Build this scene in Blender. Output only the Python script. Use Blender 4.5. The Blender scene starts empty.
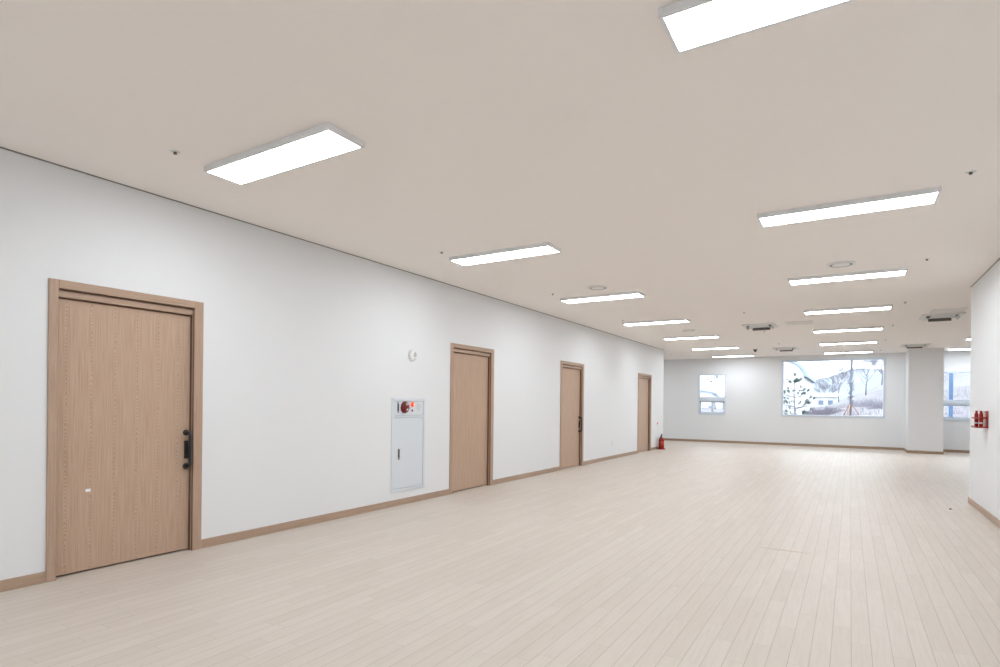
import bpy, bmesh, math, random
from mathutils import Vector, Matrix
random.seed(7)
SC = bpy.context.scene
COL = SC.collection
PI = math.pi

# ------------------------------------------------------------------ helpers
def lin(c):
    c = c/255.0
    return c/12.92 if c <= 0.04045 else ((c+0.055)/1.055)**2.4
def rgb(r, g, b): return (lin(r), lin(g), lin(b), 1.0)

class MB:
    """collects shapes into one mesh"""
    def __init__(self): self.bm = bmesh.new()
    def _merge(self, t, M=None):
        me = bpy.data.meshes.new('tmp'); t.to_mesh(me); t.free()
        if M is not None: me.transform(M)
        self.bm.from_mesh(me); bpy.data.meshes.remove(me)
    def box(self, lo, hi, bev=0.0, seg=2, M=None):
        t = bmesh.new(); bmesh.ops.create_cube(t, size=1.0)
        for v in t.verts:
            v.co = Vector([(lo[i]+hi[i])/2 + v.co[i]*(hi[i]-lo[i]) for i in range(3)])
        if bev: bmesh.ops.bevel(t, geom=list(t.edges), offset=bev, segments=seg, profile=0.5, affect='EDGES')
        self._merge(t, M); return self
    def lathe(self, prof, seg=24, M=None, smooth=True):
        t = bmesh.new(); rings = []
        for r, z in prof:
            if r < 1e-6: rings.append([t.verts.new((0, 0, z))])
            else: rings.append([t.verts.new((r*math.cos(2*PI*k/seg), r*math.sin(2*PI*k/seg), z)) for k in range(seg)])
        for a, b in zip(rings, rings[1:]):
            for k in range(seg):
                k2 = (k+1) % seg
                if len(a) == 1 and len(b) == 1: continue
                if len(a) == 1: f = t.faces.new((a[0], b[k], b[k2]))
                elif len(b) == 1: f = t.faces.new((a[k], b[0], a[k2]))
                else: f = t.faces.new((a[k], b[k], b[k2], a[k2]))
                f.smooth = smooth
        for e, cap in ((rings[0], True), (rings[-1], True)):
            if len(e) > 2: t.faces.new(e)
        bmesh.ops.recalc_face_normals(t, faces=list(t.faces))
        self._merge(t, M); return self
    def tube(self, pts, r, seg=8, cap=True):
        pts = [Vector(p) for p in pts]; n = len(pts)
        rs = r if isinstance(r, (list, tuple)) else [r]*n
        t = self.bm; rings = []; up = None
        for i, p in enumerate(pts):
            d = (pts[min(i+1, n-1)]-pts[max(i-1, 0)]).normalized()
            if up is None:
                up = Vector((0, 0, 1)) if abs(d.z) < .9 else Vector((1, 0, 0))
            s = d.cross(up).normalized(); up = s.cross(d).normalized()
            rings.append([t.verts.new(p + rs[i]*(s*math.cos(2*PI*k/seg)+up*math.sin(2*PI*k/seg))) for k in range(seg)])
        for a, b in zip(rings, rings[1:]):
            for k in range(seg):
                f = t.faces.new((a[k], a[(k+1) % seg], b[(k+1) % seg], b[k])); f.smooth = True
        if cap:
            t.faces.new(list(reversed(rings[0]))); t.faces.new(rings[-1])
        return self
    def quad(self, a, b, c, d):
        self.bm.faces.new([self.bm.verts.new(p) for p in (a, b, c, d)]); return self
    def prism(self, poly, axis, lo, hi):
        """extrude polygon (list of 2-D points in the two other axes) along axis"""
        def P(u, v, w):
            return {0: (w, u, v), 1: (u, w, v), 2: (u, v, w)}[axis]
        a = [self.bm.verts.new(P(u, v, lo)) for u, v in poly]; b = [self.bm.verts.new(P(u, v, hi)) for u, v in poly]
        n = len(poly); fs = [self.bm.faces.new(a), self.bm.faces.new(b)]
        for k in range(n): fs.append(self.bm.faces.new((a[k], a[(k+1) % n], b[(k+1) % n], b[k])))
        bmesh.ops.recalc_face_normals(self.bm, faces=fs); return self
    def build(self, name, mat, parent=None, loc=(0, 0, 0)):
        me = bpy.data.meshes.new(name); self.bm.to_mesh(me); self.bm.free()
        me.materials.append(mat)
        o = bpy.data.objects.new(name, me); COL.objects.link(o)
        o.location = loc
        if parent: o.parent = parent
        return o

def tag(o, label=None, cat=None, group=None, kind=None):
    if label: o['label'] = label
    if cat: o['category'] = cat
    if group: o['group'] = group
    if kind: o['kind'] = kind
    return o
def empty(name, loc=(0, 0, 0), rz=0):
    o = bpy.data.objects.new(name, None); COL.objects.link(o)
    o.location = loc; o.rotation_euler = (0, 0, rz); o.empty_display_size = .2
    return o
def copy_tree(o, parent=None):
    c = o.copy(); COL.objects.link(c); c.parent = parent
    for ch in list(o.children): copy_tree(ch, c)
    return c
def wall_cells(mb, axis, t0, t1, u0, u1, z0, z1, openings, back=None):
    """solid wall slab, thickness t0..t1 on `axis`, with rectangular openings (ua,ub,za,zb).
    openings with a fifth value are niches: their back lies at that value."""
    def P(t, u, z): return (t, u, z) if axis == 0 else (u, t, z)
    us = sorted(set([u0, u1]+[v for o in openings for v in o[:2]])); zs = sorted(set([z0, z1]+[v for o in openings for v in o[2:4]]))
    def hole(i, j):
        if i < 0 or j < 0 or i >= len(us)-1 or j >= len(zs)-1: return 'out'
        cu, cz = (us[i]+us[i+1])/2, (zs[j]+zs[j+1])/2
        for o in openings:
            if o[0] < cu < o[1] and o[2] < cz < o[3]: return o
        return None
    bm = mb.bm; cache = {}
    def V(t, u, z):
        k = (round(t, 5), round(u, 5), round(z, 5))
        if k not in cache: cache[k] = bm.verts.new(P(t, u, z))
        return cache[k]
    def F(*p):
        try: bm.faces.new([V(*q) for q in p])
        except ValueError: pass
    for i in range(len(us)-1):
        for j in range(len(zs)-1):
            a, b, c, d = us[i], us[i+1], zs[j], zs[j+1]
            o = hole(i, j)
            if o is None:
                for t in (t0, t1): F((t, a, c), (t, b, c), (t, b, d), (t, a, d))
                for (di, dj, q) in ((-1, 0, ((a, c), (a, d))), (1, 0, ((b, c), (b, d))), (0, -1, ((a, c), (b, c))), (0, 1, ((a, d), (b, d)))):
                    n = hole(i+di, j+dj)
                    if n is not None:
                        s0, s1 = t0, t1
                        if n != 'out' and len(n) > 4: s0, s1 = n[4], n[5]
                        (ua, za), (ub, zb) = q
                        F((s0, ua, za), (s1, ua, za), (s1, ub, zb), (s0, ub, zb))
            elif len(o) > 4:
                F((o[4], a, c), (o[4], b, c), (o[4], b, d), (o[4], a, d))
                tb = t0 if abs(o[5]-t1) < 1e-6 else t1
                F((tb, a, c), (tb, b, c), (tb, b, d), (tb, a, d))
    bmesh.ops.recalc_face_normals(bm, faces=list(bm.faces))

# ------------------------------------------------------------------ materials
def mat(name, col=(.8, .8, .8, 1), rough=.5, metal=0.0, spec=.5, emit=None, estr=0.0):
    m = bpy.data.materials.new(name); m.use_nodes = True
    b = m.node_tree.nodes['Principled BSDF']
    b.inputs['Base Color'].default_value = col; b.inputs['Roughness'].default_value = rough
    b.inputs['Metallic'].default_value = metal; b.inputs['Specular IOR Level'].default_value = spec
    if emit:
        b.inputs['Emission Color'].default_value = emit; b.inputs['Emission Strength'].default_value = estr
    return m
class NT:
    def __init__(self, m): self.t = m.node_tree; self.b = self.t.nodes['Principled BSDF']
    def n(self, kind, **kw):
        x = self.t.nodes.new(kind)
        for k, v in kw.items(): setattr(x, k, v)
        return x
    def l(self, a, b): self.t.links.new(a, b)
    def math(self, op, a, b=None, c=None, clamp=False):
        x = self.n('ShaderNodeMath', operation=op, use_clamp=clamp)
        for i, v in enumerate((a, b, c)):
            if v is None: continue
            if isinstance(v, (int, float)): x.inputs[i].default_value = v
            else: self.l(v, x.inputs[i])
        return x.outputs[0]
    def comb(self, x, y, z):
        c = self.n('ShaderNodeCombineXYZ')
        for i, v in enumerate((x, y, z)):
            if isinstance(v, (int, float)): c.inputs[i].default_value = v
            else: self.l(v, c.inputs[i])
        return c.outputs[0]
    def noise(self, vec, scale, detail=2.0, rough=.5):
        x = self.n('ShaderNodeTexNoise'); self.l(vec, x.inputs['Vector'])
        x.inputs['Scale'].default_value = scale; x.inputs['Detail'].default_value = detail; x.inputs['Roughness'].default_value = rough
        return x.outputs['Fac']
    def ramp(self, fac, stops):
        r = self.n('ShaderNodeValToRGB'); e = r.color_ramp.elements
        while len(e) < len(stops): e.new(.5)
        for q, (p, c) in zip(e, stops): q.position = p; q.color = c
        self.l(fac, r.inputs[0]); return r.outputs[0]
    def mix(self, fac, a, b, mode='MIX'):
        x = self.n('ShaderNodeMix', data_type='RGBA', blend_type=mode)
        if isinstance(fac, (int, float)): x.inputs[0].default_value = fac
        else: self.l(fac, x.inputs[0])
        for i, v in ((6, a), (7, b)):
            if isinstance(v, tuple): x.inputs[i].default_value = v
            else: self.l(v, x.inputs[i])
        return x.outputs[2]
    def bump(self, h, s, d=.01):
        x = self.n('ShaderNodeBump'); x.inputs['Strength'].default_value = s; x.inputs['Distance'].default_value = d
        self.l(h, x.inputs['Height']); self.l(x.outputs[0], self.b.inputs['Normal'])
    def obj(self):
        return self.n('ShaderNodeTexCoord').outputs['Object']
    def xyz(self, v):
        s = self.n('ShaderNodeSeparateXYZ'); self.l(v, s.inputs[0]); return s.outputs
    def color(self, c): self.l(c, self.b.inputs['Base Color'])

def paint(name, col, rough=.6, sc=180, st=.04):
    m = mat(name, col, rough, spec=.3); t = NT(m); v = t.obj()
    t.bump(t.noise(v, sc, 3), st, .002); return m
M_WALL = paint('white_wall_paint', (.782, .792, .806, 1), .55)
M_CEIL = paint('ceiling_paint', (.93, .885, .845, 1), .8)

def floor_mat():
    m = mat('pale_oak_planks', rough=.5, spec=.38); t = NT(m)
    x, y, z = t.xyz(t.obj())
    W, L = .0921, .82
    u = t.math('DIVIDE', t.math('SUBTRACT', x, 4.859-60*W), W)
    row = t.math('FLOOR', u); fu = t.math('FRACT', u)
    wn = t.n('ShaderNodeTexWhiteNoise', noise_dimensions='1D'); t.l(row, wn.inputs['W'])
    v = t.math('ADD', t.math('DIVIDE', y, L), t.math('MULTIPLY', wn.outputs['Value'], 7.0))
    pl = t.math('FLOOR', v); fv = t.math('FRACT', v)
    w2 = t.n('ShaderNodeTexWhiteNoise', noise_dimensions='3D'); t.l(t.comb(row, pl, 3.3), w2.inputs['Vector'])
    r = w2.outputs['Value']
    base = t.ramp(r, [(0, rgb(197, 186, 175)), (.5, rgb(200, 189, 179)), (1, rgb(203, 193, 183))])
    gv = t.comb(t.math('ADD', t.math('MULTIPLY', x, 30.0), t.math('MULTIPLY', r, 91.0)), t.math('MULTIPLY', y, 1.6), t.math('MULTIPLY', r, 17.0))
    g = t.noise(gv, 2.2, 4, .6)
    c = t.mix(t.math('MULTIPLY', t.math('SUBTRACT', g, .42, clamp=True), 1.4, clamp=True), base, rgb(186, 173, 161))
    bv = t.comb(t.math('MULTIPLY', x, 6.0), t.math('MULTIPLY', y, .5), r)
    c = t.mix(t.math('MULTIPLY', t.noise(bv, 1.3, 2), .22), c, rgb(218, 209, 200))
    # grooves between planks
    du = t.math('MULTIPLY', t.math('MINIMUM', fu, t.math('SUBTRACT', 1.0, fu)), W)
    dv = t.math('MULTIPLY', t.math('MINIMUM', fv, t.math('SUBTRACT', 1.0, fv)), L)
    gu = t.math('SUBTRACT', 1.0, t.math('DIVIDE', du, .0022), clamp=True)
    gd = t.math('MULTIPLY', t.math('SUBTRACT', 1.0, t.math('DIVIDE', dv, .0022), clamp=True), .6)
    gr = t.math('MAXIMUM', gu, gd)
    c = t.mix(t.math('MULTIPLY', gr, .62), c, rgb(120, 100, 84))
    # a tan scuff about half a metre long, in the middle of the floor
    cx = t.math('SUBTRACT', x, 4.35)
    line = t.math('ABSOLUTE', t.math('SUBTRACT', t.math('SUBTRACT', y, 5.735), t.math('MULTIPLY', t.noise(t.comb(x, 0, 0), 9.0, 2), .03)))
    s1 = t.math('SUBTRACT', 1.0, t.math('DIVIDE', line, .032), clamp=True)
    s2 = t.math('SUBTRACT', 1.0, t.math('DIVIDE', t.math('ABSOLUTE', cx), .22), clamp=True)
    c = t.mix(t.math('MULTIPLY', t.math('MULTIPLY', s1, t.math('POWER', s2, .4)), .85), c, rgb(176, 146, 112))
    t.color(c)
    ro = t.math('ADD', .47, t.math('MULTIPLY', g, .14)); t.l(ro, t.b.inputs['Roughness'])
    t.bump(t.math('SUBTRACT', t.math('MULTIPLY', g, .12), gr), .25, .002)
    return m
M_FLOOR = floor_mat()

def wood(name, c0, c1, c2, leaf=.0, axis='v', fine=1.0):
    """veneer: fine grain along z (axis v) or along y (axis h); leaf>0 adds cathedral figure once per veneer leaf"""
    m = mat(name, rough=.5, spec=.35); t = NT(m); x, y, z = t.xyz(t.obj())
    a, b = (y, z) if axis == 'v' else (z, y)
    v = t.comb(t.math('MULTIPLY', a, 140.0*fine), t.math('MULTIPLY', b, 3.0), t.math('MULTIPLY', x, 60.0))
    g = t.noise(v, 1.0, 4, .6)
    big = t.noise(t.comb(t.math('MULTIPLY', a, 9.0), t.math('MULTIPLY', b, .6), x), 1.0, 2)
    c = t.ramp(g, [(.3, c0), (.52, c1), (.75, c2)])
    c = t.mix(t.math('MULTIPLY', big, .35), c, c2)
    if leaf:
        wob = t.math('MULTIPLY', t.noise(t.comb(0, 0, t.math('MULTIPLY', b, 5.0)), 1.0, 2), .12)
        f = t.math('ABSOLUTE', t.math('SUBTRACT', t.math('FRACT', t.math('ADD', t.math('DIVIDE', a, leaf), wob)), .5))
        band = t.math('SUBTRACT', 1.0, t.math('MULTIPLY', f, 13.0), clamp=True)
        wv = t.math('SINE', t.math('ADD', t.math('MULTIPLY', b, 210.0), t.math('ADD', t.math('MULTIPLY', f, 60.0), t.math('MULTIPLY', t.noise(t.comb(t.math('MULTIPLY', a, 12.0), t.math('MULTIPLY', b, 7.0), 1.0), 1.0, 2), 26.0))))
        dk = t.math('MULTIPLY', band, t.math('MULTIPLY', t.math('ADD', wv, .1, clamp=True), .42))
        lt = t.math('MULTIPLY', band, t.math('MULTIPLY', t.math('SUBTRACT', -.3, wv, clamp=True), .5))
        c = t.mix(dk, c, rgb(132, 102, 80)); c = t.mix(lt, c, rgb(222, 198, 176))
        edge = t.math('SUBTRACT', 1.0, t.math('MULTIPLY', t.math('SUBTRACT', .5, f), 55.0), clamp=True)
        c = t.mix(t.math('MULTIPLY', edge, .18), c, c0)
    t.color(c); t.bump(g, .08, .001); return m
M_LEAF = wood('oak_veneer_door', rgb(169, 140, 118), rgb(187, 159, 137), rgb(198, 172, 152), leaf=.163)
M_JAMB = wood('oak_frame_upright', rgb(160, 132, 112), rgb(177, 150, 130), rgb(187, 162, 143))
M_HEAD = wood('oak_frame_header', rgb(160, 132, 112), rgb(177, 150, 130), rgb(187, 162, 143), axis='h')
M_BASE = wood('oak_skirting', rgb(158, 132, 111), rgb(173, 147, 127), rgb(186, 162, 143), axis='h')
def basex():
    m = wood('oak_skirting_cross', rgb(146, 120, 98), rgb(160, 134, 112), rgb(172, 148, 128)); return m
M_BASE_X = basex()  # darker oak for the farther boards, their shade put into the colour
M_STRIP = mat('dark_brown_seal', rgb(104, 80, 64), .7)
M_BLACK = mat('black_handle', (.012, .013, .015, 1), .38)
M_DARKGREY = mat('dark_grey_plate', (.06, .06, .065, 1), .4, .3)
M_LOCK = mat('bronze_lock_plate', (.07, .055, .05, 1), .4, .6)
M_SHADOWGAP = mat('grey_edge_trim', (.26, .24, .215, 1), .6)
M_LAMPBODY = mat('lamp_housing', (.80, .81, .83, 1), .4, .0)
M_DIFF = mat('lamp_diffuser', (.9, .9, .9, 1), .5, emit=(.885, .95, 1.0, 1), estr=25.8)
M_WPLAST = mat('white_plastic', (.78, .78, .77, 1), .4)
M_GREYPL = mat('grey_plastic', (.35, .35, .36, 1), .45)
M_VENTDARK = mat('vent_dark', (.15, .135, .12, 1), .7)
M_BRASS = mat('sprinkler_metal', (.10, .085, .07, 1), .4, .5)
M_CAB = mat('grey_white_enamel', rgb(215, 221, 227), .4)
M_CABIN = mat('cabinet_inside', rgb(170, 175, 180), .6)
M_RED = mat('red_enamel', rgb(152, 18, 11), .4)
M_BELL = mat('dark_red_bell', rgb(112, 12, 9), .3)
M_REDLAMP = mat('lit_red_lamp', rgb(230, 40, 20), .25, emit=(1, .05, .015, 1), estr=1.1)
M_LAMPCORE = mat('lit_lamp_core', (1, .6, .4, 1), .3, emit=(1, .55, .3, 1), estr=2.0)
M_CHROME = mat('chrome', (.6, .6, .62, 1), .25, .9)
M_STICK = mat('white_sticker', (.82, .84, .88, 1), .5)
M_RUBBER = mat('black_rubber', (.02, .02, .022, 1), .5)
M_PALE = mat('pale_bottle', rgb(222, 205, 188), .3)
M_BOTTLE = mat('red_bottle', rgb(150, 26, 24), .25)
M_LABEL = mat('grey_label', rgb(190, 186, 186), .5)
M_WINFR = mat('white_window_frame', rgb(208, 218, 230), .35)
M_CEILHATCH = mat('hatch_panel', (.78, .76, .74, 1), .8)

def glass():
    m = bpy.data.materials.new('window_glass'); m.use_nodes = True; t = m.node_tree; t.nodes.clear()
    o = t.nodes.new('ShaderNodeOutputMaterial'); tr = t.nodes.new('ShaderNodeBsdfTransparent'); tr.inputs[0].default_value = (.93, .96, .97, 1)
    gl = t.nodes.new('ShaderNodeBsdfGlossy'); gl.inputs['Roughness'].default_value = .02
    fr = t.nodes.new('ShaderNodeFresnel'); fr.inputs[0].default_value = 1.45
    mx = t.nodes.new('ShaderNodeMixShader')
    t.links.new(fr.outputs[0], mx.inputs[0]); t.links.new(tr.outputs[0], mx.inputs[1]); t.links.new(gl.outputs[0], mx.inputs[2]); t.links.new(mx.outputs[0], o.inputs[0])
    return m
M_GLASS = glass()

# ------------------------------------------------------------------ the room
H, D, RX, RC = 2.970, 21.224, 6.252, 10.11      # ceiling height, far wall, right wall face, right wall corner
LC = 17.43                                      # far corner of the left wall
X0, X1, Y0 = -4.0, 12.0, -2.0
WT = .25
def struct(name, mb, m): return tag(mb.build(name, m), kind='structure')

struct('floor', MB().box((X0-.3, Y0-.3, -.2), (X1+.3, D+WT, 0)), M_FLOOR)
struct('ceiling', MB().box((X0-.3, Y0-.3, H), (X1+.3, D+WT, H+.25)), M_CEIL)
doors_y = [(1.788, 2.920), (6.564, 7.712), (10.186, 11.320), (14.986, 16.168)]
CAB = (5.352, 6.004, .172, 1.352)
ops = [(a+.015, b-.015, 0, 2.135, -.17, 0.0) for a, b in doors_y] + [(CAB[0]+.02, CAB[1]-.02, CAB[2]+.02, CAB[3]-.02, -.16, 0.0)]
w = MB(); wall_cells(w, 0, -WT, 0.0, Y0, LC, 0, H, ops); struct('wall_left', w, M_WALL)
struct('wall_left_return', MB().box((X0, LC-.2, 0), (-WT, LC, H)), M_WALL)
struct('wall_right', MB().box((RX, Y0, 0), (X1+.2, RC, H)), M_WALL)
struct('wall_back', MB().box((-WT, Y0-.2, 0), (RX+.2, Y0, H)), M_WALL)
struct('wall_far_left', MB().box((X0-.2, LC-.2, 0), (X0, D+WT, H)), M_WALL)
struct('wall_far_right', MB().box((X1, RC, 0), (X1+.2, D+WT, H)), M_WALL)
WIN = [(.205, 1.130, .985, 2.406), (2.885, 5.760, .970, 2.826), (6.90, 9.40, .930, 2.385)]
w = MB(); wall_cells(w, 1, D, D+WT, X0, X1, 0, H, WIN); struct('wall_far', w, M_WALL)
CX = (6.257, 7.066, 20.077)
struct('column', MB().box((CX[0], CX[2], 0), (CX[1], D+.02, H)), M_WALL)

# skirting boards
BH, BT = .078, .012
b = MB(); ed = [Y0] + [v for d in doors_y for v in d] + [LC]
for a, c in zip(ed[::2], ed[1::2]): b.box((0, a, 0), (BT, c, BH), .002, 1)
struct('baseboard_left', b, M_BASE)
struct('baseboard_right', MB().box((RX-BT, Y0, 0), (RX, RC, BH), .002, 1), M_BASE)
struct('baseboard_right_return', MB().box((RX-BT, RC, 0), (X1, RC+BT, BH), .002, 1), M_BASE_X)
b = MB(); b.box((X0, D-BT, 0), (CX[0], D, BH), .002, 1); b.box((CX[1], D-BT, 0), (X1, D, BH), .002, 1); struct('baseboard_far', b, M_BASE_X)
b = MB(); b.box((CX[0]-BT, CX[2]-BT, 0), (CX[1]+BT, CX[2], BH), .002, 1)
b.box((CX[0]-BT, CX[2], 0), (CX[0], D-BT, BH), .002, 1); b.box((CX[1], CX[2], 0), (CX[1]+BT, D-BT, BH), .002, 1)
struct('baseboard_column', b, M_BASE_X)
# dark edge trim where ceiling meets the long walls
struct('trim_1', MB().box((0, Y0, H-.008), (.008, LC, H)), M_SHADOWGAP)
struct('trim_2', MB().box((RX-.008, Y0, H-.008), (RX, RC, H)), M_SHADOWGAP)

# ------------------------------------------------------------------ doors
def pull_bar(parent, side):
    """D-shaped grab pull with round roses and a lock plate; local: door face at x=0, z=0 at bottom of the leaf"""
    zt, zb = 1.018, .728
    h = MB(); k = .066
    pts = [(0, 0, zt)]
    for a in range(0, 7):
        t = a/6*PI/2; pts.append((k-.03+.03*math.sin(t), 0, zt-.03+.03*math.cos(t)))
    for a in range(0, 7):
        t = a/6*PI/2; pts.append((k-.03+.03*math.cos(t), 0, zb+.03-.03*math.sin(t)))
    pts.append((0, 0, zb)); h.tube(pts, .0125, 12)
    o = h.build('pull_handle', M_BLACK, parent)
    for z in (zt, zb):
        MB().lathe([(.026, 0), (.026, .006), (.022, .010), (0, .010)], 24, Matrix.Translation((0, 0, z)) @ Matrix.Rotation(PI/2, 4, 'Y')).build('rose', M_BLACK, o)
    p = MB(); p.box((0, -.016, .795), (.006, .022, .948), .002, 1); lp = p.build('lock_plate', M_LOCK, o)
    MB().box((.006, -.009, .825), (.020, .006, .92), .003, 2).build('latch_lever', M_RUBBER, lp)
    return o
def flush_pull(parent, m):
    f = MB()
    f.prism([(-.013, .715), (.013, .745), (.013, .975), (-.013, 1.005)], 0, 0, .012)
    o = f.build('flush_handle', m, parent)
    MB().box((.012, -.004, .76), (.015, .008, .96), .001, 1).build('grip_recess', M_RUBBER, o)
    return o
def make_door(n, ya, yb, hand, style):
    root = empty('door_%d' % n, (0, ya, 0)); tag(root, kind='structure')
    w = yb-ya; jl, jr, T = .058, .078, 2.15
    fr = MB()
    fr.box((-.165, 0, 0), (.016, jl, T), .0025, 1); fr.box((-.165, w-jr, 0), (.016, w, T), .0025, 1)
    fo = fr.build('door_frame', M_JAMB, root)
    MB().box((-.165, jl, 2.090), (.016, w-jr, T), .0025, 1).build('frame_header', M_HEAD, fo)
    se = MB(); se.box((-.046, w-jr-.003, 0), (-.026, w-jr+.001, 2.03)); se.box((-.004, w-jr-.002, 0), (.006, w-jr+.001, 2.088))  # thin dark brown strips along the right-hand reveal
    se.build('door_seal', M_STRIP, root)
    hb = MB(); hb.box((-.11, jl, 2.032), (-.014, w-jr, 2.078), .003, 1); hb.build('track_cover', M_HEAD, root)
    MB().box((-.165, jl, 2.078), (-.05, w-jr, 2.090)).build('sliding_track', M_JAMB, root)
    lf = MB(); lf.box((-.040, 0, .014), (0, w-jl-jr-.006, 2.024), .0015, 1)
    leaf = lf.build('door_leaf', M_LEAF, root, (-.046, jl+.002, 0))
    pl = w-jl-jr-.008
    if style == 'bar':
        h = pull_bar(leaf, hand); h.location = (0, pl-.028, 0)
    else:
        h = flush_pull(leaf, M_BLACK if style == 'black' else M_GREYPL); h.location = (0, .045, .0)
    return root, leaf
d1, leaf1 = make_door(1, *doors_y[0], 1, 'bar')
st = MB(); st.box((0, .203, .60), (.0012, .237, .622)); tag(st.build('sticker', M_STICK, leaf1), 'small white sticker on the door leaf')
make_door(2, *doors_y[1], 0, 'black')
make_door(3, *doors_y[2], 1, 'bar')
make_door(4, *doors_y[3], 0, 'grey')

# ------------------------------------------------------------------ windows
def ring(mb, x0, x1, z0, z1, t, y0, y1, bev=.004):
    mb.box((x0, y0, z0), (x0+t, y1, z1), bev, 1); mb.box((x1-t, y0, z0), (x1, y1, z1), bev, 1)
    mb.box((x0+t, y0, z0), (x1-t, y1, z0+t), bev, 1); mb.box((x0+t, y0, z1-t), (x1-t, y1, z1), bev, 1)
def make_window(n, W, ft, transom=None, mull=()):
    x0, x1, z0, z1 = W; r = empty('window_%d' % n, (x0, D, z0)); tag(r, kind='structure')
    w, h = x1-x0, z1-z0
    f = MB(); ring(f, 0, w, 0, h, ft, -.022, .11); fo = f.build('window_frame', M_WINFR, r)
    g0 = ft
    if transom:
        ta, tb = transom[0]-z0, transom[1]-z0
        MB().box((ft, -.03, ta), (w-ft, .10, tb), .006, 2).build('transom', M_WINFR, r)
        MB().box((ft, .050, tb), (w-ft, .056, h-ft)).build('fixed_pane', M_GLASS, r)
        n2 = 2; lw = (w-2*ft)/n2
        for k in range(n2):
            a = ft+k*lw; y = .02 if k == 0 else .055
            s = MB(); ring(s, a, a+lw+(.02 if k == 0 else 0), ft, ta, .042, y, y+.03, .003); so = s.build('sliding_sash', M_WINFR, r)
            MB().box((a+.042, y+.012, ft+.042), (a+lw-.03, y+.018, ta-.042)).build('sash_pane', M_GLASS, so)
            ex = ft+.012 if k == 0 else w-ft-.042
            MB().box((ex, -.006, ta-.055), (ex+.03, .02, ta-.012), .003, 1).build('sash_latch', M_DARKGREY, so)
    else:
        MB().box((ft, .050, ft), (w-ft, .058, h-ft)).build('fixed_pane', M_GLASS, r)
    return r
make_window(1, WIN[0], .045, (1.455, 1.60))
make_window(2, WIN[1], .055)
make_window(3, WIN[2], .06, (1.40, 1.535))

# ------------------------------------------------------------------ ceiling lights
def make_light():
    r = empty('ceiling_light', (0, 0, H)); L, Wd = 1.240, .265; oL, oW, T = 1.280, .304, .040
    f = MB()
    a, b, c, d = oL/2, oW/2, L/2, Wd/2
    f.box((-a, -b, -T), (-c, b, 0), .002, 1); f.box((c, -b, -T), (a, b, 0), .002, 1)
    f.box((-c, -b, -T), (c, -d, 0), .002, 1); f.box((-c, d, -T), (c, b, 0), .002, 1)
    f.build('housing', M_LAMPBODY, r)
    MB().box((-c, -d, -.038), (c, d, -.034)).build('diffuser', M_DIFF, r)
    return r
ordn = ['nearest', 'second nearest', 'third nearest', 'fourth', 'fifth', 'sixth', 'farthest']
LP = {('left', 0): (1.525, 2.532), ('left', 1): (1.535, 5.452), ('left', 2): (1.546, 8.378), ('right', 1): (4.776, 5.567), ('right', 2): (4.775, 8.488)}   # measured spots of the nearer panels; the rest follow the even grid
proto = make_light(); first = True
for k in range(7):
    for row, x in (('left', 1.515), ('right', 4.777)):
        o = proto if first else copy_tree(proto); first = False
        o.location = (x, 2.55+2.945*k, H) if (row, k) not in LP else LP[(row, k)]+(H,)
        tag(o, 'lit rectangular LED ceiling panel, %s of the seven in the %s row' % (ordn[k], row), 'ceiling light', 'LED panels in two rows on the ceiling')
for y, s in ((17.45, 'nearer LED panel in the side area, partly behind the right wall corner'), (20.30, 'farther LED panel in the side area, seen right of the column')):
    o = copy_tree(proto); o.location = (7.82, y, H); tag(o, s, 'ceiling light', 'LED panels in the side area')
o = copy_tree(proto); o.location = (-2.1, 19.6, H); tag(o, 'LED ceiling panel in the left side area, behind the far end of the left wall', 'ceiling light', 'LED panels in the side area')  # out of view, added to brighten the left end of the far wall
for x, q in ((1.53, 'left'), (4.777, 'right')):  # unseen panels added to brighten the near walls and ceiling
    o = copy_tree(proto); o.location = (x, -.80, H); tag(o, 'LED ceiling panel behind the camera at the head of the %s row' % q, 'ceiling light', 'LED panels behind the camera')
# ------------------------------------------------------------------ ceiling fittings
def make_vent():
    r = empty('round_vent', (0, 0, H))
    MB().lathe([(.150, 0), (.150, -.006), (.144, -.014), (.128, -.017), (.119, -.015), (.114, -.004), (.114, 0)], 40).build('flange', M_WPLAST, r)
    MB().lathe([(.1137, -.012), (.1137, -.002), (0, -.002)], 40).build('throat', M_VENTDARK, r)  # shade inside the flange lip, put in as a dark ring
    MB().lathe([(.02, -.002), (.02, -.005), (.094, -.006), (.100, -.009), (.095, -.013), (.05, -.0165), (0, -.0175)], 40).build('centre_disc', M_WPLAST, r)
    return r
v = make_vent()
for i, (x, y, s) in enumerate(((1.75, 7.71, 'round white air vent before the third panel of the left row'), (4.737, 7.79, 'larger round white air vent just before the third panel of the right row'), (1.76, 13.06, 'small distant round air vent before the fifth panel of the left row'))):
    o = v if i == 0 else copy_tree(v); o.location = (x, y, H); tag(o, s, 'air vent', 'round vents in the ceiling')

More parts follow.
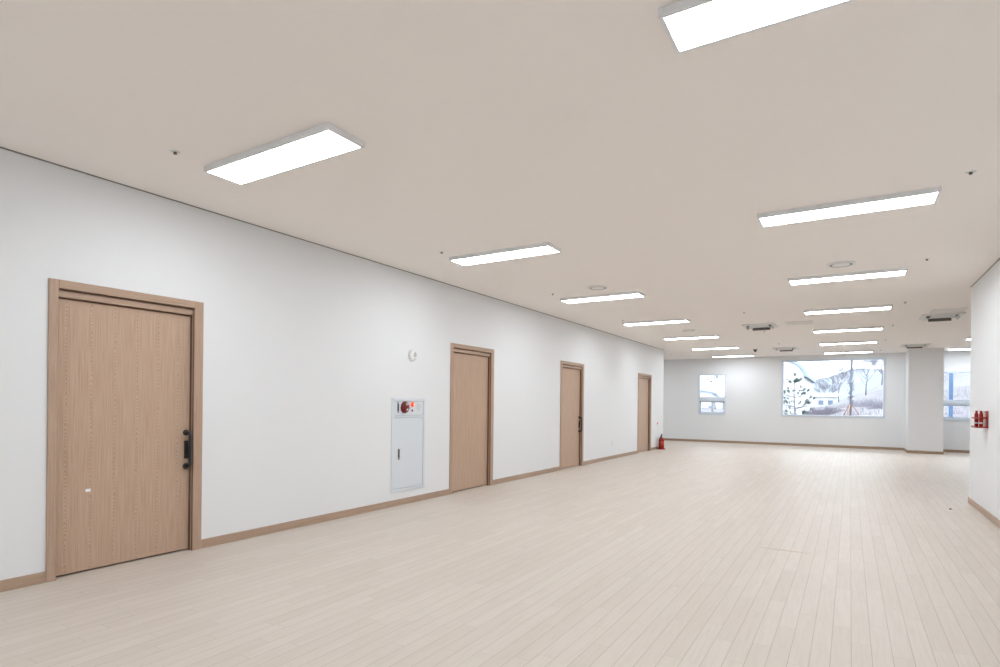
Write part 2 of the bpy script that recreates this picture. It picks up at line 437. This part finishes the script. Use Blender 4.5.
def make_ac():
    r = empty('air_conditioner', (0, 0, H)); a = .31
    f = MB(); ring_pts = [(-a, a)]
    # panel frame
    f.box((-a, -a, -.026), (a, -.24, 0), .008, 2); f.box((-a, .24, -.026), (a, a, 0), .008, 2)
    f.box((-a, -.235, -.026), (-.24, .235, 0), .008, 2); f.box((.24, -.235, -.026), (a, .235, 0), .008, 2)
    f.build('fascia', M_WPLAST, r)
    MB().box((-.235, -.235, -.006), (.235, .235, -.002)).build('air_slot', M_VENTDARK, r)
    g = MB(); g.box((-.165, -.165, -.030), (.165, .165, -.006), .006, 2)
    go = g.build('intake_grille', M_WPLAST, r)
    for k in range(9):
        y = -.13+k*.0325; MB().box((-.14, y, -.0325), (.14, y+.012, -.0295)).build('grille_slot', M_VENTDARK, go)
    for k in range(4):
        M = Matrix.Rotation(k*PI/2, 4, 'Z') @ Matrix.Translation((0, .232, -.012)) @ Matrix.Rotation(math.radians(6), 4, 'X')
        l = MB(); l.box((-.175, 0, -.062), (.175, .006, 0), .002, 1, M); lo = l.build('louvre', M_WPLAST, r)
        if k % 2 == 0: MB().box((-.170, -.004, -.058), (.170, 0, -.004), 0, 1, M).build('louvre_lining', M_VENTDARK, lo)
    return r
ac = make_ac()
for i, (x, y, s) in enumerate(((3.23, 12.95, 'ceiling cassette air conditioner between the light rows, beside the access panel'), (6.24, 13.02, 'ceiling cassette air conditioner nearest the right wall corner'),
        (3.24, 18.35, 'small distant ceiling cassette air conditioner in front of the big window'), (6.31, 18.80, 'ceiling cassette air conditioner just in front of the column'))):
    o = ac if i == 0 else copy_tree(ac); o.location = (x, y, H); tag(o, s, 'air conditioner', 'cassette air conditioners in the ceiling')

def make_hatch():
    r = empty('access_panel', (0, 0, H)); a = .24
    f = MB(); f.box((-a, -a, -.006), (a, -a+.02, 0)); f.box((-a, a-.02, -.006), (a, a, 0)); f.box((-a, -a+.02, -.006), (-a+.02, a-.02, 0)); f.box((a-.02, -a+.02, -.006), (a, a-.02, 0))
    f.build('panel_frame', M_CEILHATCH, r)
    MB().box((-a+.024, -a+.024, -.004), (a-.024, a-.024, 0)).build('panel_board', M_CEILHATCH, r)
    return r
hp = make_hatch()
for i, (x, y, s) in enumerate(((3.96, 12.90, 'square flush access panel in the ceiling right of the middle air conditioner'), (6.262, 12.36, 'square flush access panel in the ceiling before the right air conditioner'))):
    o = hp if i == 0 else copy_tree(hp); o.location = (x, y, H); tag(o, s, 'access panel', 'access panels in the ceiling')

def make_sprinkler():
    r = empty('sprinkler_head', (0, 0, H))
    MB().lathe([(.032, 0), (.032, -.002), (.022, -.004), (.016, -.004), (.016, 0)], 20).build('escutcheon', M_WPLAST, r)
    s = MB(); s.lathe([(.010, 0), (.010, -.009), (.007, -.011), (.007, -.013), (.012, -.014), (.012, -.016), (0, -.016)], 14)
    s.build('nozzle', M_BRASS, r); return r
sp = make_sprinkler(); first = True
SPR = [(.945, 2.146, 'tiny ceiling sprinkler left of the nearest left panel'), (.96, 5.08, 'tiny ceiling sprinkler left of the second left panel'), (.972, 7.84, 'tiny ceiling sprinkler left of the third left panel'), (.984, 10.95, 'tiny ceiling sprinkler left of the fourth left panel'),
       (5.556, 5.19, 'tiny ceiling sprinkler right of the second right panel, nearest on that side'), (5.565, 7.99, 'tiny ceiling sprinkler right of the third right panel'), (5.575, 11.11, 'tiny ceiling sprinkler right of the fourth right panel'), (5.57, 14.1, 'tiny ceiling sprinkler right of the fifth right panel'), (5.575, 17.07, 'tiny ceiling sprinkler right of the sixth right panel'), (5.59, 20.05, 'tiny ceiling sprinkler right of the farthest right panel'),
       (3.21, 11.0, 'tiny ceiling sprinkler before the middle air conditioner'), (3.2, 13.95, 'tiny ceiling sprinkler just behind the middle air conditioner'), (3.21, 16.9, 'tiny ceiling sprinkler before the distant air conditioner'), (-.242, 19.17, 'tiny ceiling sprinkler just past the far corner of the left wall')]
for x, y, s in SPR:
    o = sp if first else copy_tree(sp); first = False
    o.location = (x, y, H); tag(o, s, 'sprinkler', 'sprinkler heads in the ceiling')
sd = empty('smoke_detector', (2.44, 18.34, H)); tag(sd, 'dark cone-shaped detector on the ceiling left of the distant air conditioner', 'detector')
MB().lathe([(.065, 0), (.065, -.018), (.055, -.024), (0, -.024)], 24).build('base', M_GREYPL, sd)
MB().lathe([(.045, -.022), (.04, -.05), (.025, -.075), (0, -.08)], 24).build('sensor_head', M_DARKGREY, sd)

# ------------------------------------------------------------------ things on the left wall
# recessed hydrant cabinet: local y from its near edge, z absolute
cab = empty('hydrant_cabinet', (0, CAB[0], CAB[2])); tag(cab, 'grey-white fire hydrant cabinet recessed in the left wall, with red bell and lit red lamp', 'hydrant cabinet')
cw, chh = CAB[1]-CAB[0], CAB[3]-CAB[2]
f = MB(); t = .038; zsp = 1.12-CAB[2]
f.box((-.02, 0, 0), (.012, t, chh), .003, 1); f.box((-.02, cw-t, 0), (.012, cw, chh), .003, 1)
f.box((-.02, t, 0), (.012, cw-t, t), .003, 1); f.box((-.02, t, chh-t), (.012, cw-t, chh), .003, 1)
f.box((-.02, t, zsp-.014), (.012, cw-t, zsp+.010), .003, 1)
f.build('frame', M_CAB, cab)
bd = MB(); bd.box((-.15, .03, .03), (-.02, cw-.03, chh-.03)); bd.build('body', M_CABIN, cab)
dr = MB(); dr.box((-.02, t+.004, t+.004), (.006, cw-t-.004, zsp-.018), .003, 1); dro = dr.build('door', M_CAB, cab)
hh = MB(); hy = 5.484-CAB[0]; hh.box((.006, hy-.017, .715-CAB[2]-.14), (.012, hy+.017, .715-CAB[2]), .004, 2); ho = hh.build('handle', M_CHROME, dro)
MB().box((.012, hy-.011, .705-CAB[2]-.10), (.017, hy+.011, .705-CAB[2]), .003, 1).build('handle_grip', M_BLACK, ho)
up = MB(); up.box((-.02, t+.004, zsp+.014), (.004, cw-t-.004, chh-t-.004), .003, 1); upo = up.build('control_panel', M_CAB, cab)
def xm(y, z): return Matrix.Translation((.004, y-CAB[0], z-CAB[2])) @ Matrix.Rotation(PI/2, 4, 'Y')
y0 = 5.466-CAB[0]; lt = MB(); lt.box((.004, y0-.016, 1.165-CAB[2]), (.009, y0+.016, 1.302-CAB[2]), .003, 1); lo = lt.build('latch', M_CHROME, upo)
MB().box((.009, y0-.011, 1.19-CAB[2]), (.012, y0+.011, 1.28-CAB[2]), .001, 1).build('latch_grip', M_BLACK, lo)
bell = MB(); bell.lathe([(.074, 0), (.074, .012), (.066, .028), (.045, .040), (.018, .046), (0, .047)], 36, xm(5.590, 1.233)); bo = bell.build('alarm_bell', M_BELL, upo)
MB().box((.046, .238-.02, 1.262-CAB[2]), (.0515, .238+.022, 1.286-CAB[2]), .001, 1).build('bell_label', M_LABEL, bo)
MB().lathe([(.016, .035), (.016, .050), (.010, .054), (0, .054)], 16, xm(5.592, 1.205)).build('bell_hub', M_CHROME, bo)
MB().lathe([(.036, 0), (.036, .006), (.030, .008), (.030, 0)], 28, xm(5.733, 1.272)).build('lamp_bezel', M_CAB, upo)
lm = MB(); lm.lathe([(.030, .004), (.030, .015), (.024, .028), (.012, .036), (0, .038)], 28, xm(5.733, 1.272)); lo2 = tag(lm.build('alarm_lamp', M_REDLAMP, upo), 'glowing red alarm lamp')
MB().lathe([(.009, .036), (.009, .0395), (0, .041)], 16, xm(5.733, 1.272)).build('lamp_bulb', M_LAMPCORE, lo2)
MB().lathe([(.014, 0), (.014, .006), (.009, .010), (0, .010)], 18, xm(5.740, 1.192)).build('call_button', M_BELL, upo)
spk = MB()
for rr, n in ((0, 1), (.014, 6), (.028, 12), (.042, 18)):
    for k in range(n):
        a = 2*PI*k/n; spk.lathe([(.0032, 0), (.0032, .0015), (0, .0015)], 8, xm(5.868+rr*math.cos(a), 1.238+rr*math.sin(a)))
spk.build('speaker_holes', M_GREYPL, upo)

# round wall detector
wd = empty('wall_detector', (0, 5.730, 1.905)); tag(wd, 'small round white detector on the left wall above the hydrant cabinet', 'detector')
R90 = Matrix.Rotation(PI/2, 4, 'Y')
MB().lathe([(.074, 0), (.074, .014), (.066, .028), (.045, .036), (0, .038)], 32, R90).build('housing', M_WPLAST, wd)
MB().lathe([(.026, .034), (.026, .040), (.020, .043), (.015, .041), (.015, .034)], 24, Matrix.Translation((0, .018, .012)) @ R90).build('lens_ring', M_GREYPL, wd)
MB().lathe([(.014, .035), (.012, .042), (0, .045)], 18, Matrix.Translation((0, .018, .012)) @ R90).build('lens', M_WPLAST, wd)

# wall outlet between the two far doors
wo = empty('wall_outlet', (0, 13.06, .367)); tag(wo, 'white power outlet low on the left wall between the two far doors', 'outlet')
MB().box((0, -.038, -.06), (.008, .038, .06), .003, 2).build('cover_plate', M_WPLAST, wo)
so = MB()
for dz in (-.026, .026): so.lathe([(.021, .0075), (.021, .0095), (.018, .0095), (.018, .0085), (0, .0085)], 20, Matrix.Translation((0, 0, dz)) @ R90)
so.build('socket', mat('outlet_grey', (.52, .52, .52, 1), .5), wo)
# little red sign above the extinguisher
sg = empty('extinguisher_sign', (0, 16.84, .73)); tag(sg, 'tiny red and white sign on the left wall above the fire extinguisher', 'sign')
MB().box((0, -.055, -.065), (.003, .055, .065), .001, 1).build('backing', M_STICK, sg)
MB().box((.003, -.045, -.005), (.0045, .045, .058)).build('red_panel', mat('sign_red', rgb(232, 96, 86), .5), sg)
MB().box((.003, -.040, -.048), (.0045, .040, -.022)).build('caption_strip', mat('sign_grey', rgb(205, 196, 200), .5), sg)

# ------------------------------------------------------------------ fire extinguisher on its stand
EX, EY = .126, 16.83
fs = empty('extinguisher_stand', (EX, EY, 0)); tag(fs, 'low red stand with upright post under the fire extinguisher by the wall corner', 'stand')
b = MB(); b.lathe([(.110, 0), (.120, .004), (.120, .018), (.100, .026), (.100, .012), (0, .012)], 28); b.build('tray', M_RED, fs)
p = MB(); p.tube([(-.090, -.055, .012), (-.090, -.055, .36)], .007, 8); p.tube([(-.094, .03, .012), (-.094, .03, .36)], .007, 8); p.build('post', M_WPLAST, fs)
fe = empty('fire_extinguisher', (EX, EY, .0125)); tag(fe, 'red fire extinguisher standing on the floor at the far end of the left wall', 'fire extinguisher')
MB().lathe([(0, 0), (.070, 0), (.078, .008), (.078, .26), (.070, .295), (.045, .325), (.026, .338), (.026, .350), (0, .350)], 28).build('cylinder', M_RED, fe)
MB().lathe([(.0785, .11), (.0785, .22)], 28).build('label_band', mat('extinguisher_label', rgb(186, 60, 48), .5), fe)
vv = MB(); vv.lathe([(.020, .348), (.020, .375), (.014, .385), (.014, .40), (0, .40)], 16); vo = vv.build('valve', M_DARKGREY, fe)
hd = MB(); hd.box((-.016, -.025, .385), (.016, .055, .397), .003, 1); hd.prism([(-.025, .402), (.02, .410), (.055, .424), (.055, .436), (.02, .432), (-.025, .418)], 0, -.016, .016); hd.build('lever', M_RUBBER, fe)
hs = MB(); hs.tube([(0, -.018, .375), (-.01, -.06, .37), (-.02, -.095, .33), (-.02, -.098, .25), (-.018, -.092, .16), (-.015, -.088, .10)], .009, 8); hs.build('hose', M_RUBBER, fe)
MB().lathe([(.018, 0), (.018, .008), (0, .008)], 14, Matrix.Translation((.02, 0, .362)) @ R90).build('pressure_gauge', M_WPLAST, fe)

# ------------------------------------------------------------------ red rack on the right wall
RY0, RY1, RD = 8.87, 9.13, .118
rk = empty('extinguisher_rack', (RX, RY0, 1.062)); tag(rk, 'small red wall rack holding bottles on the right wall by its corner', 'rack')
ln = RY1-RY0
MB().box((-.010, 0, 0), (0, ln, .205), .002, 1).build('back_plate', M_RED, rk)
s = MB(); s.box((-RD, 0, 0), (-.010, ln, .014), .002, 1); s.box((-RD-.006, 0, 0), (-RD, ln, .024), .002, 1); s.build('shelf', M_RED, rk)
rl = MB(); rl.tube([(-.006, .006, .12), (-RD, .006, .12), (-RD, ln-.006, .12), (-.006, ln-.006, .12)], .009, 8); rl.build('guard_rail', M_RED, rk)
def make_bottle(m):
    r = empty('extinguisher_bottle')
    MB().lathe([(0, 0), (.017, 0), (.020, .004), (.020, .145), (.017, .160), (.010, .170), (.010, .176), (0, .176)], 20).build('bottle_body', m, r)
    MB().lathe([(.0125, .168), (.0125, .188), (.010, .192), (0, .192)], 16).build('cap', m, r)
    MB().lathe([(.0204, .035), (.0204, .052)], 20).build('label_band', M_LABEL, r)
    return r
b1 = make_bottle(M_BOTTLE); b1.location = (6.157, 8.985, 1.0765); tag(b1, 'dark red bottle in the rack, outermost from the wall', 'bottle', 'bottles in the red rack')
b2 = copy_tree(b1); b2.location = (6.190, 8.915, 1.0765); tag(b2, 'dark red bottle in the middle of the small red rack', 'bottle', 'bottles in the red rack')
b3 = make_bottle(M_PALE); b3.location = (6.2205, 8.92, 1.0765); tag(b3, 'pale cream bottle in the rack, beside its back plate', 'bottle', 'bottles in the red rack')
# crumb on the floor
cr = MB(); cr.lathe([(0, 0), (.013, .001), (.016, .006), (.010, .012), (0, .014)], 9, smooth=False); c = cr.build('debris_crumb', M_RUBBER, None, (5.949, 9.275, 0)); tag(c, 'tiny dark crumb lying on the floor near the right wall corner', 'debris')

# ------------------------------------------------------------------ outside
M_GRASS = mat('dry_winter_ground', rough=.95, spec=.1); t = NT(M_GRASS); v = t.obj()
n1 = t.noise(v, .35, 5, .6); n2 = t.noise(v, 2.5, 4, .7)
c = t.ramp(n1, [(.3, (.12, .105, .12, 1)), (.5, (.145, .135, .14, 1)), (.7, (.18, .175, .18, 1))])
c = t.mix(t.math('MULTIPLY', t.math('SUBTRACT', n2, .5, clamp=True), 2.0, clamp=True), c, (.085, .07, .085, 1)); t.color(c)
M_BARK = mat('grey_bark', (.13, .12, .14, 1), .9, spec=.1)
M_TWIG = mat('pale_twig', (.19, .175, .205, 1), .9, spec=.1)
M_BRUSH = mat('dark_brush', (.14, .12, .15, 1), .9, spec=.1)
M_NEEDLE = mat('pine_needle', (.045, .075, .06, 1), .7, spec=.2)
M_STAKE = mat('wood_stake', (.22, .12, .08, 1), .8)
M_BUILD = mat('pale_cladding', (.42, .42, .43, 1), .6)
M_ROOF = mat('blue_roof', (.18, .23, .30, 1), .6)
M_BLUE = mat('blue_post', (.10, .16, .27, 1), .45)
M_MTN = mat('hazy_mountain', (.17, .185, .205, 1), 1.0, spec=0)
M_WINB = mat('building_window', (.10, .14, .20, 1), .3)

def smooth(a, b, x):
    t = max(0, min(1, (x-a)/(b-a))); return t*t*(3-2*t)
def gz(x, y):
    z = -.35 + .018*max(0, y-22)
    z += 9.0*smooth(0, 26, x)*smooth(42, 120, y)
    z += .95*smooth(.5, 6, x)*smooth(26, 50, y)
    z += .10*math.sin(x*.9+y*.3)*smooth(24, 40, y) + .06*math.sin(y*1.7-x*.6)*smooth(24, 40, y)
    return z
g = MB(); bm = g.bm
nx, ny = 90, 90; grid = []
for j in range(ny+1):
    y = 21.5 + 140*(j/ny)**1.8; row = []
    for i in range(nx+1):
        x = -90+180*(i/nx); x = 4 + (x-4)*(0.25+0.75*abs(x-4)/94.0)
        row.append(bm.verts.new((x, y, gz(x, y))))
    grid.append(row)
for j in range(ny):
    for i in range(nx):
        f = bm.faces.new((grid[j][i], grid[j][i+1], grid[j+1][i+1], grid[j+1][i])); f.smooth = True
struct('ground', g, M_GRASS)
# mountain ridge
g = MB(); bm = g.bm; rows = []
for j in range(7):
    row = []
    for i in range(61):
        x = -260+i*9; u = j/6
        rz = 12 + 8*math.sin(x*.016+.6)+3*math.sin(x*.05+1)+1.3*math.sin(x*.17)
        row.append(bm.verts.new((x, 330+u*90, -2+(rz+6)*u**.8)))
    rows.append(row)
for j in range(6):
    for i in range(60): f = bm.faces.new((rows[j][i], rows[j][i+1], rows[j+1][i+1], rows[j+1][i])); f.smooth = True
struct('mountain', g, M_MTN)

def branches(mb, p, d, ln, r, depth, spread=.5, nch=3, seg=5, upb=.15):
    pts = [Vector(p)]; rs = [r]; q = Vector(p); d = Vector(d).normalized(); n = 4
    for k in range(n):
        d = (d + Vector((random.uniform(-.14, .14), random.uniform(-.14, .14), random.uniform(-.04, .14)))).normalized()
        q = q + d*ln/n; pts.append(q.copy()); rs.append(r*(1-.55*(k+1)/n))
    mb.tube(pts, rs, seg, cap=False)
    if depth > 0:
        for k in range(nch):
            a = random.uniform(.35, 1.0); i = min(n-1, int(a*n)); f = a*n-i
            bp = pts[i].lerp(pts[i+1], min(1, f))
            ax = Vector((random.uniform(-1, 1), random.uniform(-1, 1), random.uniform(-.2, .5)+upb)).normalized()
            nd = (d*(1-spread)+ax*spread).normalized()
            branches(mb, bp, nd, ln*random.uniform(.5, .75), max(.009, rs[i]*.55), depth-1, spread, nch, max(3, seg-1), upb)
def bare_tree(x, y, h, label, dep=4):
    z = gz(x, y)-.05; r = empty('bare_tree', (x, y, z)); tag(r, label, 'tree', 'bare trees on the slope outside')
    tr = MB(); tr.tube([(0, 0, 0), (.03*h*random.uniform(-1, 1), 0, h*.2), (.04*h*random.uniform(-1, 1), 0, h*.4)], [h*.012, h*.010, h*.007], 7); tr.build('trunk', M_BARK, r)
    br = MB()
    for k in range(6):
        a = k*1.05+random.uniform(0, .6)
        branches(br, (0, 0, h*random.uniform(.12, .40)), (math.cos(a)*.8, math.sin(a)*.8, 1.0), h*.36, h*.006, dep-1, .55, 6)
    br.build('branches', M_TWIG, r); return r
def pine_bits(mb, p, d, n=26, ln=.11):
    d = Vector(d).normalized()
    for k in range(n):
        v = Vector((random.gauss(0, 1), random.gauss(0, 1), random.gauss(0, 1))).normalized()
        q = (d*1.0+v*.75).normalized(); s = Vector(p) - d*random.uniform(0, .10)
        e = s+q*ln*random.uniform(.7, 1.1)
        mb.tube([s, e], [.006, .003], 3, cap=False)

# young pine, sparse rising branches
px, py = 2.62, 30.0
pr = empty('pine_tree', (px, py, gz(px, py))); tag(pr, 'young green pine with sparse upturned branches outside the big window', 'tree')
hh = 2.78-gz(px, py)
tr = MB(); tr.tube([(0, 0, 0), (.03, 0, hh*.35), (-.02, .02, hh*.7), (0, 0, hh)], [.045, .036, .024, .010], 7); tr.build('trunk', M_BARK, pr)
lb = MB(); nd = MB()
pine_bits(nd, (0, 0, hh), (0, 0, 1), 40, .16)
for z, n, ln in ((hh-.42, 4, .30), (hh-1.0, 6, .72), (hh-1.55, 7, .92), (hh-2.05, 7, .90)):
    for k in range(n):
        a = 2*PI*k/n+random.uniform(-.3, .3); L = ln*random.uniform(.75, 1.1)
        b0 = Vector((0, 0, z+random.uniform(-.08, .08))); b1 = b0+Vector((math.cos(a)*L*.6, math.sin(a)*L*.6, L*.10)); b2 = b1+Vector((math.cos(a)*L*.36, math.sin(a)*L*.36, L*.45))
        lb.tube([b0, b1, b2], [.014, .010, .006], 5)
        pine_bits(nd, b2, b2-b1, 30, .14); pine_bits(nd, b1.lerp(b2, .4), b2-b1, 22, .12)
        for s in (-1, 1):
            c0 = b0.lerp(b1, .65); c1 = c0+Vector((math.cos(a+s*.8)*L*.32, math.sin(a+s*.8)*L*.32, L*.28)); lb.tube([c0, c1], [.007, .005], 4); pine_bits(nd, c1, c1-c0, 24, .12)
lb.build('branches', M_BARK, pr); nd.build('needles', M_NEEDLE, pr)

# slender staked tree
sx, sy = 4.86, 45.0; sz = gz(sx, sy)
r = empty('staked_tree', (sx, sy, sz)); tag(r, 'tall slim young tree outside the big window with short shoots along its trunk', 'tree')
tr = MB(); tr.tube([(0, 0, -.1), (.02, 0, 2), (.06, 0, 4), (.10, 0, 8)], [.07, .06, .05, .03], 8); tr.build('trunk', M_BARK, r)
sh = MB()
for k in range(420):
    z = random.uniform(.7, 7.5); a = random.uniform(0, 2*PI); L = random.uniform(.08, .26)*(1.15-z/14)
    c = Vector((.0125*z, 0, z)); e = c+Vector((math.cos(a)*L, math.sin(a)*L, L*random.uniform(.2, 1.0))); sh.tube([c, e], [.012, .005], 3)
    for q in range(3):
        s0 = c.lerp(e, random.uniform(.4, 1)); sh.tube([s0, s0+Vector((random.uniform(-.07, .07), random.uniform(-.07, .07), random.uniform(0, .1)))], [.012, .006], 3)
sh.build('shoots', mat('blue_grey_leaf', (.09, .105, .15, 1), .8), r)
ss = empty('tree_stakes', (sx, sy, sz)); tag(ss, 'brown wooden tripod of stakes bracing the slim tree outside', 'stakes')
for k in range(3):
    a = PI/2*0+k*2*PI/3+.25
    MB().tube([(math.cos(a)*.62, math.sin(a)*.62, -.05), (math.cos(a)*.10, math.sin(a)*.10, .78)], .035, 6).build('stake', M_STAKE, ss)

# trees on the slope
for x, y, h, lab in ((8.6, 70, 6.0, 'bare tree on the slope outside, right part of the big window'), (6.6, 90, 7, 'bare tree outside just right of the slim staked tree'), (12.5, 104, 10, 'tall bare tree at the right edge of the big window'),
                     (3.4, 100, 6.5, 'distant bare tree outside left of the slim staked tree'), (1.0, 118, 6.5, 'distant bare tree in the middle of the big window'), (17.5, 118, 11, 'bare tree high on the slope outside the right window'), (14.6, 66, 5.5, 'bare tree on the slope outside the right window, nearer'),
                     (9.6, 122, 9, 'farthest bare tree outside, between the slim tree and the window edge'), (-11.2, 84, 6.5, 'bare tree seen through the small left window')):
    bare_tree(x, y, h, lab, 4)
# brush clumps
def bush(x, y, rx, h, n, lab, m):
    z = gz(x, y)-.05; o = MB()
    for k in range(n):
        a = random.uniform(0, 2*PI); q = math.sqrt(random.uniform(0, 1))*rx
        p = Vector((math.cos(a)*q, math.sin(a)*q*.7, 0)); d = Vector((math.cos(a)*.5*q/rx+random.uniform(-.5, .5), random.uniform(-.5, .5), 1))
        hh = h*random.uniform(.5, 1)*(1-.55*(q/rx)**2)
        m1 = p+d*hh*.5; e = m1+Vector((random.uniform(-.4, .4)*hh, random.uniform(-.3, .3)*hh, hh*.4)); o.tube([p, m1, e], [.016, .012, .006], 3, cap=False)
    return tag(o.build('bramble_bush', m, None, (x, y, z)), lab, 'bush', 'bramble bushes on the slope outside')
bush(3.2, 51, 1.35, 1.05, 420, 'dark bramble bush outside, left of the slim staked tree', M_BRUSH)
bush(6.3, 58, 1.3, 1.0, 260, 'purple-grey bramble bush outside, right of the slim staked tree', M_TWIG)
bush(6.9, 49, 1.0, .6, 160, 'low bramble bush at the lower right of the big window', M_BRUSH)
bush(2.2, 44, 1.0, .35, 140, 'low pale bramble bush right of the young pine', M_TWIG)
# grass
gr = MB()
for k in range(7000):
    y = 27+45*random.random()**1.4; x = 4.84+random.uniform(-.13, .20)*y
    if 0: continue
    z = gz(x, y); h = random.uniform(.08, .24)*(.5+y/80); gr.tube([(x, y, z-.03), (x+random.uniform(-.12, .12), y+random.uniform(-.1, .1), z+h)], [.012, .004], 3, cap=False)
tag(gr.build('dry_grass', M_TWIG), 'dry pale winter grass over the slope outside', 'grass', kind='stuff')

# buildings with arched roofs
def arched_building(x0, x1, y, eave, rise, dep, label, wins):
    gzv = -.4; r = empty('arched_building', ((x0+x1)/2, y, gzv)); tag(r, label, 'building', 'arched roof buildings outside'); w = (x1-x0)/2; e = eave-gzv
    arc = [(w*math.cos(PI-PI*k/16), e+rise*math.sin(PI*k/16)) for k in range(17)]
    m = MB(); m.prism([(-w, 0)]+arc+[(w, 0)], 1, 0, dep); m.build('wall', M_BUILD, r)
    ro = MB(); out = [((w+.30)*math.cos(PI-PI*k/16), e+(rise+.30)*math.sin(PI*k/16)) for k in range(17)]; inn = [((w+.02)*math.cos(PI-PI*k/16), e+.02+rise*math.sin(PI*k/16)) for k in range(17)]
    ro.prism(out+list(reversed(inn)), 1, -.18, dep+.3); ro.build('roof', M_ROOF, r)
    for (a, b, c, d) in wins:
        f = MB(); ring(f, a, b, c, d, .08, -.06, .02, 0); fo = f.build('window', M_BUILD, r)
        MB().box((a+.08, -.03, c+.08), (b-.08, .0, d-.08)).build('pane', M_WINB, fo)
    return r
arched_building(-4.5, 1.15, 60, 4.05, 1.75, 16, 'pale building with a blue arched roof outside the left part of the big window', [(-1.6, .1, 2.9, 3.9)])
arched_building(-19.5, -12.0, 92, 1.9, 1.6, 16, 'pale building with blue arched roof seen through the small left window', [(1.9, 2.7, .7, 1.7), (4.0, 5.0, .7, 1.6)])
# low hut with a blue gable behind the pine
lh = empty('low_hut', (.2, 105, gz(.2, 105)-.6)); tag(lh, 'low pale hut with a blue end wall outside, right of the pine', 'building')
MB().box((-1.0, 0, 0), (3.0, 4, 2.3), .03, 1).build('wall', M_BUILD, lh)
rf = MB(); rf.prism([(-.3, 2.3), (4.3, 2.3), (2.0, 2.9)], 0, -1.2, 3.2); rf.build('roof', M_BUILD, lh)
MB().box((-1.25, -.4, 0), (-.95, 3.0, 2.9), .02, 1).build('end_wall', M_ROOF, lh)
for a in (.3, 1.6):
    MB().box((a, -.04, 1.0), (a+.7, .02, 1.7), .01, 1).build('window', M_WINB, lh)
# blue post outside the right window
bp = empty('blue_post', (7.52, 22.6, gz(7.52, 22.6))); tag(bp, 'blue steel post standing outside the right window', 'post')
MB().box((-.055, -.055, 0), (.055, .055, 3.9), .01, 2).build('shaft', M_BLUE, bp)
MB().box((-.12, -.12, 0), (.12, .12, .03), .005, 1).build('base_plate', M_BLUE, bp)
MB().box((-.075, -.075, 3.9), (.075, .075, 3.94), .008, 1).build('cap', M_BLUE, bp)

# ------------------------------------------------------------------ sky light
wd_ = bpy.data.worlds.new('sky'); SC.world = wd_; wd_.use_nodes = True
bg = wd_.node_tree.nodes['Background']; bg.inputs[0].default_value = (.87, .935, 1.0, 1); bg.inputs[1].default_value = 7.5

# ------------------------------------------------------------------ camera
cam = bpy.data.cameras.new('camera'); co = bpy.data.objects.new('camera', cam); COL.objects.link(co)
yaw, roll = math.radians(31.4213), math.radians(.5975)
rt = Vector((math.cos(yaw), math.sin(yaw), 0)); fw = Vector((-math.sin(yaw), math.cos(yaw), 0)); upv = Vector((0, 0, 1))
r2 = rt*math.cos(roll)+upv*math.sin(roll); u2 = -rt*math.sin(roll)+upv*math.cos(roll)
Mx = Matrix((r2, u2, -fw)).transposed().to_4x4(); Mx.translation = Vector((4.8425, 0, 1.2974)); co.matrix_world = Mx
cam.sensor_width = 36; cam.sensor_fit = 'HORIZONTAL'; cam.lens = 573.142/1000*36
cam.shift_y = (403.369-333.5)/1000; cam.clip_start = .05; cam.clip_end = 1000
SC.camera = co
vs = SC.view_settings; vs.view_transform = 'Standard'; vs.look = 'None'; vs.gamma = 1; vs.use_curve_mapping = False; vs.exposure = 0.0
SC.cycles.use_denoising = True
SC.cycles.max_bounces = 10; SC.cycles.diffuse_bounces = 6; SC.cycles.transparent_max_bounces = 12
SC.cycles.sample_clamp_indirect = 8
